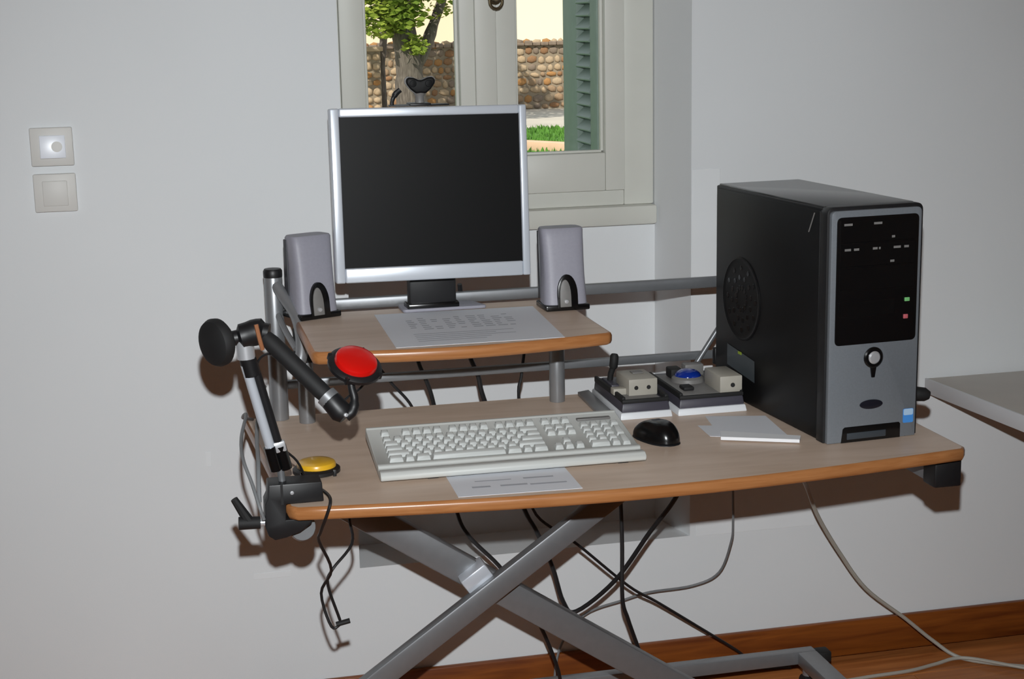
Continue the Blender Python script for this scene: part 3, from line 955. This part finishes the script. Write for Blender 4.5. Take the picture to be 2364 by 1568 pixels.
MB().add(v_, f_).build('mouse_badge', M_spkd, ms, local=True)

# ------------------------------------------------------------------ computer tower
TA = 0.0749
tw, th, td = 0.1886, 0.4212, 0.4598
tow = thing('computer_tower', 'black computer tower with a silver front standing on the right of the desk', 'computer', (0.9513, 0.1039, H), TA)
def tb_(m=None):
    return MB()
case = tb_().box(0.001, 0.03, 0.003, tw - 0.001, td, th - 0.003).build('case', M_case, tow, bevel=0.003, local=True)
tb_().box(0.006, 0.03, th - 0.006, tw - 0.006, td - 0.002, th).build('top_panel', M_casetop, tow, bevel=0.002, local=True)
tb_().box(-0.0005, 0.034, 0.008, 0.003, td - 0.006, th - 0.008).build('side_panel', M_case, tow, bevel=0.001, local=True)
for yy in (0.06, td - 0.06):
    for xx in (0.02, tw - 0.05):
        tb_().box(xx, yy, 0, xx + 0.03, yy + 0.03, 0.004).build('foot', M_rubber, tow, local=True)
# front: black surround shell, silver frame, glossy drive panel
def rrect(x0, z0, x1, z1, r, n=6, bottom=True):
    rs = [r, r, r, r] if bottom else [0.002, 0.002, r, r]
    return round_poly([(x0, z0), (x1, z0), (x1, z1), (x0, z1)], rs, n)
EXZ = dict(ex=(1, 0, 0), ey=(0, 0, 1))
tb_().prism(rrect(0.0, 0.001, tw, th, 0.014, bottom=False), -0.034, -0.008, **EXZ).build('front_shell', M_black, tow, bevel=0.003, local=True)
# silver face (outline with the panel cut by layering) 
tb_().prism(rrect(0.004, 0.001, tw - 0.008, th - 0.006, 0.010, bottom=False), -0.010, 0.001, **EXZ).build('front_face', M_front, tow, bevel=0.003, local=True)
pan = tb_().prism(rrect(0.0135, 0.178, 0.1745, 0.4040, 0.010), 0.0005, 0.0026, **EXZ).build('drive_panel', M_blackg, tow, bevel=0.001, local=True)
for i, zt in enumerate((0.399, 0.357, 0.315)):
    tb_().prism(rrect(0.0195, zt - 0.040, 0.168, zt, 0.002), 0.002, 0.0036, **EXZ).build('drive_bay_cover', M_blackg, pan, bevel=0.0006, seg=1, local=True)
tb_().prism(rrect(0.0195, 0.228, 0.130, 0.2555, 0.002), 0.002, 0.0036, **EXZ).build('floppy_bay_cover', M_blackg, pan, bevel=0.0006, seg=1, local=True)
b = tb_()
for (xa, xb, zz) in ((0.026, 0.042, 0.391), (0.084, 0.100, 0.391), (0.120, 0.126, 0.366), (0.028, 0.040, 0.347), (0.046, 0.056, 0.347), (0.083, 0.092, 0.347), (0.095, 0.098, 0.347), (0.124, 0.138, 0.347), (0.145, 0.154, 0.347), (0.118, 0.126, 0.323)):
    b.box(xa, -0.0042, zz - 0.0018, xb, -0.0034, zz + 0.0022)
b.build('drive_markings', M_greyp, pan, smooth=False, local=True)
tb_().box(0.149, -0.0052, 0.249, 0.159, -0.0024, 0.256).build('power_light', mat('led_green', (120, 190, 120), 0.4), pan, bevel=0.001, local=True)
tb_().box(0.1475, -0.0052, 0.218, 0.1565, -0.0024, 0.226).build('disk_light', mat('led_red', (190, 96, 104), 0.4), pan, bevel=0.001, local=True)
bt = tb_().lathe([(0.019, 0), (0.019, 0.003), (0.0165, 0.005), (0.013, 0.005)], (0.0913, 0.0, 0.152), (0, -1, 0), 28).build('power_button_ring', M_blackg, tow, local=True)
tb_().lathe([(0.0115, 0), (0.0115, 0.005), (0.009, 0.0075), (0, 0.008)], (0.0913, -0.001, 0.1525), (0, -1, 0), 24).build('power_button', M_chrome, bt, local=True)
tb_().prism([(-0.006, 0), (-0.003, -0.02), (0.003, -0.02), (0.006, 0)][::1], 0.0, 0.004, ex=(1, 0, 0), ey=(0, 0, 1), o=(0.0913, 0, 0.136)).build('button_stem', M_blackg, bt, bevel=0.001, local=True)
tb_().prism([(0.023 * math.cos(a), 0.0085 * math.sin(a)) for a in [2 * math.pi * k / 28 for k in range(28)]], 0.0, 0.003, o=(0.0896, 0, 0.067), **EXZ).build('oval_badge', mat('badge', (38, 38, 48), 0.25, metal=0.4), tow, bevel=0.001, local=True)
st = tb_().prism(rrect(0.155, 0.026, 0.176, 0.052, 0.003), 0.0, 0.0016, **EXZ).build('sticker', M_blue, tow, local=True)
tb_().prism(rrect(0.156, 0.040, 0.175, 0.0515, 0.003), 0.0012, 0.0019, **EXZ).build('sticker_top', mat('sticker_pale', (170, 200, 228), 0.4), st, local=True)
vent = tb_().prism([(0.031, 0.0005), (0.150, 0.0005), (0.150, 0.026), (0.147, 0.029), (0.038, 0.029), (0.034, 0.026)], -0.001, 0.0018, **EXZ).build('vent_slot', M_blackg, tow, bevel=0.0008, local=True)
tb_().box(0.042, -0.0035, 0.006, 0.120, -0.0012, 0.018).build('port_cover', mat('port_grey', (58, 64, 70), 0.4), vent, bevel=0.001, local=True)
# side vent rings and sticker
vn = tb_().lathe([(0.082, 0), (0.082, 0.0015), (0.079, 0.0022), (0.076, 0.0005), (0.070, 0.0005)], (-0.0002, 0.34, 0.207), (-1, 0, 0), 40).build('side_vent', M_case, tow, local=True)
b = tb_()
for k in range(12):
    a = 2 * math.pi * k / 12
    for rr in (0.022, 0.042, 0.061):
        c = (0.34 + rr * math.cos(a + rr * 8), 0.207 + rr * math.sin(a + rr * 8))
        b.lathe([(0.006, 0), (0.005, 0.001)], (-0.0004, c[0], c[1]), (-1, 0, 0), 8)
b.build('vent_hole', M_blackg, vn, local=True)
lb = tb_().add([(-0.0012, 0.400, 0.1076), (-0.0012, 0.278, 0.0946), (-0.0012, 0.277, 0.052), (-0.0012, 0.399, 0.0652)], [(0, 1, 2, 3)]).build('side_label', mat('label_grey', (70, 76, 80), 0.4), tow, smooth=False, local=True)
tb_().box(-0.0018, 0.335, 0.096, -0.0011, 0.350, 0.1015).build('label_mark', mat('label_mark', (150, 170, 50), 0.5), lb, local=True)
tb_().bar((-0.0012, 0.072, 0.372), (-0.0012, 0.052, 0.408), 0.0012, 0.002, up=(1, 0, 0)).build('scratch', M_greyp, tow, local=True)
tb_().box(0.010, td, 0.335, 0.03, td + 0.012, 0.372).build('rear_latch', M_black, tow, bevel=0.002, local=True)
b = tb_().box(0.0, td, 0.05, 0.02, td + 0.014, 0.085).build('rear_plug', M_black, tow, bevel=0.003, local=True)

plug = thing('power_plug', 'black cable plug poking out to the right behind the tower', 'plug', (1.19, 0.25, 0.79))
MB().tube([(1.145, 0.262, 0.790), (1.165, 0.258, 0.791), (1.195, 0.25, 0.792), (1.218, 0.244, 0.790), (1.226, 0.242, 0.788)], [0.012, 0.0135, 0.0145, 0.013, 0.008], 14).build('plug_body', M_rubber, plug)
MB().tube([(1.150, 0.262, 0.790), (1.148, 0.35, 0.782), (1.135, 0.50, 0.765), (1.12, 0.575, 0.755)], 0.004, 8, smooth=5).build('plug_cord', M_cable, plug)

# ------------------------------------------------------------------ two small input units between keyboard and tower
def unit(label, name, x0, x1, y0, y1):
    t = thing(name, label, 'input device', ((x0 + x1) / 2, (y0 + y1) / 2, H), group=None)
    MB().hexa([(x0, y0, H), (x1, y0, H), (x1 + .004, y1, H), (x0 + .004, y1, H)], [(x0 + .002, y0 + .004, H + .013), (x1 - .002, y0 + .004, H + .013), (x1 + .002, y1, H + .013), (x0 + .006, y1, H + .013)]).build('white_base', M_white, t, bevel=0.002)
    MB().hexa([(x0 + .004, y0 + .006, H + .0125), (x1 - .003, y0 + .006, H + .0125), (x1 + .001, y1 - .004, H + .0125), (x0 + .008, y1 - .004, H + .0125)],
              [(x0 + .007, y0 + .010, H + .030), (x1 - .005, y0 + .010, H + .030), (x1 - .001, y1 - .006, H + .036), (x0 + .010, y1 - .006, H + .036)]).build('dark_housing', M_slate, t, bevel=0.003)
    b = MB()
    b.box(x0 + .006, y0 + .009, H + .029, x1 - .004, y0 + .016, H + .037).box(x0 + .008, y0 + .016, H + .029, x0 + .015, y1 - .008, H + .041)
    b.box(x1 - .011, y0 + .016, H + .029, x1 - .003, y1 - .008, H + .041)
    b.build('raised_rim', M_rubber, t, bevel=0.002)
    return t
ua = unit('dark joystick unit with a beige box on it, nearer the keyboard', 'joystick_unit', 0.658, 0.762, 0.375, 0.59)
MB().box(0.674, 0.392, H + .030, 0.745, 0.565, H + .034).build('grey_deck', M_greyp, ua, bevel=0.001)
bx = MB().box(0.690, 0.425, H + .033, 0.748, 0.51, H + .066).build('beige_box', M_beige, ua, bevel=0.002)
for xx in (0.705, 0.730):
    MB().lathe([(0.0042, 0), (0.0035, 0.002), (0, 0.0022)], (xx, 0.425, H + .049), (0, -1, 0), 12).build('socket', M_rubber, bx)
MB().box(0.712, 0.47, H + .066, 0.735, 0.49, H + .0685).build('top_switch', M_greyp, bx, bevel=0.001)
lv = MB().tube([(0.684, 0.535, H + .033), (0.686, 0.532, H + .055), (0.690, 0.528, H + .07)], 0.006, 12).build('joystick_lever', M_rubber, ua)
MB().lathe([(0.006, 0), (0.0085, 0.004), (0.0085, 0.026), (0.006, 0.03), (0, 0.031)], (0.690, 0.528, H + .066), (0.1, 0, 1), 16).build('lever_grip', M_rubber, lv)
MB().box(0.675, 0.49, H + .033, 0.692, 0.56, H + .042).build('lever_mount', M_slate, ua, bevel=0.002)
MB().box(0.664, 0.44, H + .033, 0.690, 0.462, H + .046).build('side_block', M_beige, ua, bevel=0.002)
ub = unit('dark trackball unit with a blue ball, nearer the computer tower', 'trackball_unit', 0.772, 0.912, 0.372, 0.59)
MB().box(0.790, 0.392, H + .030, 0.895, 0.572, H + .036).build('grey_deck', M_greyp, ub, bevel=0.001)
MB().lathe([(0.034, 0), (0.032, 0.008), (0.024, 0.014)], (0.838, 0.505, H + .035), (0, 0, 1), 26).build('ball_cup', M_greyp, ub)
prof = [(0.027 * math.cos(t), 0.016 * math.sin(t)) for t in [math.pi / 2 * k / 8 for k in range(9)]]
MB().lathe([(0.025, -0.006)] + prof, (0.838, 0.505, H + .045), (0, 0, 1), 26).build('blue_ball', M_bluel, ub)
bx = MB().box(0.862, 0.388, H + .035, 0.908, 0.475, H + .068).build('beige_box', M_beige, ub, bevel=0.0025)
MB().lathe([(0.0045, 0), (0.004, 0.002), (0, 0.0022)], (0.888, 0.388, H + .050), (0, -1, 0), 12).build('socket', M_rubber, bx)
MB().box(0.810, 0.525, H + .036, 0.835, 0.56, H + .056).build('button', M_rubber, ub, bevel=0.003)
MB().box(0.800, 0.42, H + .036, 0.822, 0.45, H + .044).build('button', M_rubber, ub, bevel=0.003)
MB().box(0.845, 0.54, H + .036, 0.885, 0.565, H + .06).build('rear_block', M_greyp, ub, bevel=0.003)
gt = thing('grey_strip', 'flat grey plastic strip left of the joystick unit', 'strip', (0.64, 0.48, H))
MB().hexa([(0.626, 0.390, H), (0.654, 0.372, H), (0.656, 0.588, H), (0.634, 0.592, H)], [(0.626, 0.390, H + .005), (0.654, 0.372, H + .008), (0.656, 0.588, H + .012), (0.634, 0.592, H + .008)]).build('strip_body', M_steel, gt, bevel=0.001)

# ------------------------------------------------------------------ switch arm clamped to the desk
arm = thing('switch_arm', 'black jointed mounting arm clamped to the left corner of the desk', 'mounting arm', (0.0, 0.05, H))
cy0, cy1 = 0.028, 0.075
EZ = dict(ex=(1, 0, 0), ey=(0, 0, 1))
clamp_poly = [(-0.030, 0.786), (0.054, 0.785), (0.056, 0.7525), (-0.004, 0.7525), (-0.005, 0.7265), (0.038, 0.7265), (0.034, 0.716), (0.016, 0.704), (-0.006, 0.697), (-0.024, 0.694), (-0.034, 0.702), (-0.038, 0.716), (-0.037, 0.755), (-0.032, 0.765)]
cl = MB().prism(clamp_poly, -cy1, -cy0, **EZ).build('clamp', M_black, arm, bevel=0.002)
MB().lathe([(0.003, 0), (0.003, 0.0015), (0.0, 0.002)], (0.006, cy0, 0.771), (0, -1, 0), 12).build('clamp_screw', M_chrome, cl)
MB().box(-0.012, cy0 - 0.0008, 0.7525, -0.008, cy0 + 0.002, 0.785).build('clamp_seam', M_rubber, cl)
MB().lathe([(0.022, 0), (0.023, 0.004), (0.021, 0.008)], (0.021, 0.062, 0.702), (0.25, -1, 0.2), 26).build('clamp_pad', M_steel, cl)
MB().cyl((-0.032, 0.05, 0.719), (-0.05, 0.05, 0.7195), 0.006, n=12).build('clamp_spindle', M_chrome, cl)
kn = MB().tube([(-0.045, 0.05, 0.7195), (-0.079, 0.05, 0.721)], [0.010, 0.0105], 14).build('clamp_knob', M_rubber, arm)
MB().tube([(-0.062, 0.05, 0.722), (-0.073, 0.05, 0.742), (-0.084, 0.05, 0.762)], [0.009, 0.0075, 0.006], 10).build('clamp_lever', M_rubber, kn)
# lower arm: chrome rod and black tube side by side
MB().tube([(-0.007, 0.05, 0.783), (-0.0085, 0.05, 0.808)], 0.006, 12).build('arm_stub', M_steel_d, arm)
MB().tube([(-0.014, 0.046, 0.806), (-0.056, 0.022, 0.985)], 0.0078, 12).build('chrome_rod', M_bezel, arm)
MB().tube([(-0.0005, 0.050, 0.806), (-0.043, 0.026, 0.985)], 0.0072, 12).build('black_rod', M_black, arm)
sv = MB()
sv.tube([(-0.0155, 0.0455, 0.806), (-0.0245, 0.040, 0.846)], 0.0095, 12)
sv.tube([(0.001, 0.0495, 0.806), (-0.008, 0.044, 0.846)], 0.0095, 12)
sv.build('lower_sleeve', M_blackg, arm)
MB().bar((-0.0135, 0.042, 0.835), (-0.0165, 0.042, 0.852), 0.032, 0.012, up=(0, 1, 0)).build('rod_bracket', M_chrome, arm, bevel=0.002)
MB().tube([(-0.046, 0.026, 0.968), (-0.053, 0.022, 0.999)], 0.0135, 14).build('upper_sleeve', M_black, arm)
# elbow joint with tightening knob
el = MB().tube([(-0.078, 0.02, 1.027), (-0.06, 0.02, 1.030), (-0.035, 0.018, 1.036), (-0.018, 0.014, 1.034)], [0.012, 0.020, 0.021, 0.015], 16, smooth=4).build('elbow_joint', M_black, arm)
MB().tube([(-0.054, 0.02, 0.995), (-0.056, 0.02, 1.028)], 0.014, 14).build('elbow_fork', M_chrome, el)
MB().tube([(-0.038, -0.004, 1.052), (-0.034, -0.005, 1.03), (-0.03, -0.002, 1.012)], 0.0035, 8, smooth=4).build('cable_tie', mat('tie_brown', (150, 98, 66), 0.5), el)
kx = Vector((-0.92, -0.30, -0.12))
MB().lathe([(0.010, -0.005), (0.013, 0.006), (0.030, 0.012), (0.0365, 0.018), (0.0375, 0.026), (0.034, 0.033), (0.026, 0.037), (0, 0.039)], (-0.078, 0.020, 1.027), (-0.82, -0.56, -0.05), 32).build('tightening_knob', M_rubber, el)
# upper arm: ribbed black tube reaching toward the right
MB().tube([(-0.024, 0.006, 1.030), (-0.015, 0.0, 1.020), (0.052, -0.04, 0.950), (0.062, -0.045, 0.940)], [0.011, 0.0135, 0.0135, 0.0125], 16).build('upper_tube', M_rubber, arm)
MB().tube([(0.059, -0.0435, 0.943), (0.066, -0.048, 0.9355)], 0.0165, 18).build('end_ring', M_steel, arm)
eb = MB().tube([(0.066, -0.048, 0.9355), (0.080, -0.058, 0.918), (0.086, -0.062, 0.911)], [0.0165, 0.0175, 0.012], 18).build('end_joint', M_black, arm)
MB().tube([(0.086, -0.062, 0.912), (0.097, -0.062, 0.921), (0.101, -0.056, 0.938), (0.098, -0.05, 0.955), (0.100, -0.042, 0.972)], [0.009, 0.008, 0.0065, 0.006, 0.008], 12, smooth=4).build('mounting_stalk', M_black, eb)
MB().lathe([(0.0035, 0), (0.003, 0.004), (0, 0.0045)], (0.084, -0.076, 0.918), (0.2, -1, 0.2), 12).build('joint_screw', M_chrome, eb)

def button_switch(label, group, c, nrm, m, rb, rt):
    nrm = Vector(nrm).normalized()
    q = nrm.to_track_quat('Z', 'Y').to_matrix().to_4x4()
    t = thing('push_button_switch', label, 'switch', M=Matrix.Translation(c) @ q, group=group)
    s = rb / 0.042
    MB().lathe([(0.036 * s, 0), (0.042 * s, 0.003), (0.042 * s, 0.008), (0.038 * s, 0.011), (0.034 * s, 0.012)], (0, 0, 0), (0, 0, 1), 36).build('switch_base', M_black, t, local=True)
    MB().lathe([(rt, 0.010), (rt, 0.016), (rt * 0.95, 0.0195), (rt * 0.82, 0.0215), (rt * 0.5, 0.0225), (0, 0.023)], (0, 0, 0), (0, 0, 1), 36).build('switch_cap', m, t, local=True)
    for k in range(4):
        a = math.pi / 4 + k * math.pi / 2
        MB().box(-0.003, -0.003, -0.0005, 0.003, 0.003, 0.011).build('base_tab', M_black, t, bevel=0.0008, local=True).location = (0.0405 * s * math.cos(a), 0.0405 * s * math.sin(a), 0)
    return t
nr = (-CF) * 0.58 + (CU * math.cos(0.36) + CR * math.sin(0.36)) * 0.81
rc = Vector((0.1085, -0.034, 0.990)) - nr * 0.014
button_switch('large red push-button switch mounted on the end of the arm', 'round push-button switches', rc, nr, M_red, 0.0425, 0.0335)
button_switch('yellow push-button switch lying on the desk beside the clamp', 'round push-button switches', (0.0625, 0.198, H + 0.0006), (0, 0, 1), M_yel, 0.0405, 0.0335)

# ------------------------------------------------------------------ cables
def cable(name, label, pts, r, m, group=None, n=8):
    tag(MB().tube(pts, r, n, smooth=6).build(name, m), label, 'cable', group)
cable('black_cable', 'black cable dropping behind the shelf and bending along the leg crossing', [(0.300, 0.60, 0.99), (0.308, 0.632, 0.90), (0.315, 0.632, 0.839), (0.331, 0.632, 0.794), (0.343, 0.632, 0.753), (0.368, 0.64, 0.626), (0.388, 0.64, 0.509), (0.409, 0.62, 0.462), (0.463, 0.6, 0.403), (0.507, 0.6, 0.337), (0.557, 0.62, 0.247), (0.601, 0.65, 0.13), (0.63, 0.72, 0.02), (0.70, 0.76, 0.006)], 0.0042, M_cable)
cable('thick_black_cable', 'thick black cable hanging in a deep loop under the desk', [(0.40, 0.61, 0.99), (0.412, 0.634, 0.90), (0.421, 0.634, 0.841), (0.438, 0.634, 0.795), (0.448, 0.634, 0.749), (0.495, 0.64, 0.615), (0.527, 0.63, 0.508), (0.551, 0.62, 0.458), (0.578, 0.6, 0.386), (0.6, 0.6, 0.308), (0.628, 0.6, 0.284), (0.698, 0.55, 0.363), (0.756, 0.5, 0.477), (0.794, 0.45, 0.562), (0.84, 0.44, 0.66), (0.86, 0.44, 0.722)], 0.0048, M_cable)
cable('thin_black_cable', 'thin twisted black cable running down to the skirting board', [(0.56, 0.56, 0.96 - 0.03), (0.54, 0.628, 0.89), (0.533, 0.63, 0.838), (0.526, 0.63, 0.789), (0.52, 0.63, 0.748), (0.536, 0.64, 0.621), (0.543, 0.62, 0.51), (0.598, 0.62, 0.453), (0.639, 0.62, 0.422), (0.76, 0.66, 0.305), (0.842, 0.715, 0.239), (0.94, 0.75, 0.163), (1.07, 0.80, 0.06), (1.12, 0.81, 0.012), (1.2, 0.80, 0.005)], 0.0032, M_cable)
cable('upright_black_cable', 'straight black cable falling from under the desk to the base', [(0.69, 0.5, 0.728), (0.693, 0.5, 0.64), (0.695, 0.5, 0.556), (0.698, 0.5, 0.464), (0.698, 0.5, 0.344), (0.716, 0.52, 0.288), (0.746, 0.55, 0.213), (0.763, 0.55, 0.165), (0.79, 0.56, 0.05), (0.85, 0.57, 0.006)], 0.0042, M_cable)
cable('grey_cable', 'thin grey cable curving close to the wall under the desk', [(1.0, 0.62, 0.74), (1.008, 0.68, 0.60), (1.013, 0.7, 0.495), (1.014, 0.7, 0.416), (1.018, 0.72, 0.359), (1.013, 0.78, 0.266), (0.958, 0.80, 0.233), (0.855, 0.80, 0.228), (0.794, 0.80, 0.216), (0.70, 0.80, 0.19), (0.64, 0.79, 0.12), (0.62, 0.78, 0.004)], 0.0028, M_cableg)
cable('white_cable', 'white power cable sagging from the desk to the floor at the right', [(1.12, 0.57, 0.6), (1.133, 0.6, 0.533), (1.166, 0.65, 0.486), (1.216, 0.7, 0.402), (1.29, 0.74, 0.295), (1.366, 0.76, 0.196), (1.47, 0.77, 0.11), (1.545, 0.77, 0.045), (1.60, 0.74, 0.008), (1.68, 0.68, 0.0055), (1.80, 0.62, 0.0055)], 0.0045, M_cablew)
cable('white_floor_cable', 'white cable lying on the floor beside the desk base', [(1.24, 0.69, 0.006), (1.343, 0.701, 0.006), (1.4546, 0.707, 0.006), (1.53, 0.725, 0.006), (1.60, 0.728, 0.012), (1.68, 0.66, 0.013), (1.80, 0.57, 0.006)], 0.0042, M_cablew)
cable('slanted_black_cable', 'short black cable slanting down behind the desk under the shelf left', [(0.19, 0.625, 0.90), (0.232, 0.63, 0.836), (0.261, 0.63, 0.794), (0.295, 0.63, 0.752), (0.32, 0.625, 0.70), (0.36, 0.61, 0.66)], 0.003, M_cable)
cable('looped_grey_cable', 'grey cable looping outside the left edge of the desk', [(-0.02, 0.56, 0.76), (-0.045, 0.42, 0.80), (-0.045, 0.3, 0.835), (-0.060, 0.2, 0.822), (-0.064, 0.1, 0.812), (-0.054, 0.06, 0.782), (-0.046, 0.03, 0.752), (-0.04, 0.03, 0.73)], 0.003, M_cableg)
cable('straight_grey_cable', 'second grey cable running along the left edge of the desk', [(-0.004, 0.40, 0.86), (-0.02, 0.3, 0.855), (-0.034, 0.2, 0.827), (-0.040, 0.1, 0.805), (-0.043, 0.07, 0.778), (-0.044, 0.06, 0.75)], 0.0035, M_cableg)
hk = thing('dangling_wire', 'thin black wire with a plug dangling below the clamp', 'cable', (0.06, 0.1, 0.6))
MB().tube([(0.050, 0.12, 0.7535), (0.064, 0.05, 0.757), (0.063, -0.002, 0.760), (0.055, -0.002, 0.735), (0.048, 0.03, 0.70), (0.048, 0.06, 0.675), (0.072, 0.12, 0.603), (0.057, 0.16, 0.548), (0.072, 0.16, 0.486), (0.090, 0.16, 0.490)], 0.0026, 8, smooth=5).build('wire', M_cable, hk)
MB().tube([(0.114, 0.25, 0.725), (0.116, 0.21, 0.66), (0.114, 0.17, 0.628), (0.076, 0.14, 0.596), (0.068, 0.15, 0.566), (0.087, 0.16, 0.496)], 0.0026, 8, smooth=5).build('wire', M_cable, hk)
MB().tube([(0.080, 0.16, 0.489), (0.104, 0.16, 0.4935)], 0.0045, 10).build('jack_plug', M_rubber, hk)
cable('button_wire', 'black wire running from the red switch along the arm', [(0.115, -0.02, 0.972), (0.125, -0.01, 0.955), (0.118, 0.0, 0.94), (0.10, -0.02, 0.935), (0.07, -0.03, 0.925), (0.03, -0.01, 0.965), (-0.01, 0.01, 1.0), (-0.035, 0.025, 0.99), (-0.036, 0.036, 0.95), (-0.018, 0.05, 0.86), (0.02, 0.07, 0.81), (0.04, 0.12, 0.757), (0.05, 0.17, 0.754)], 0.002, M_cable)

bpy.context.view_layer.update()
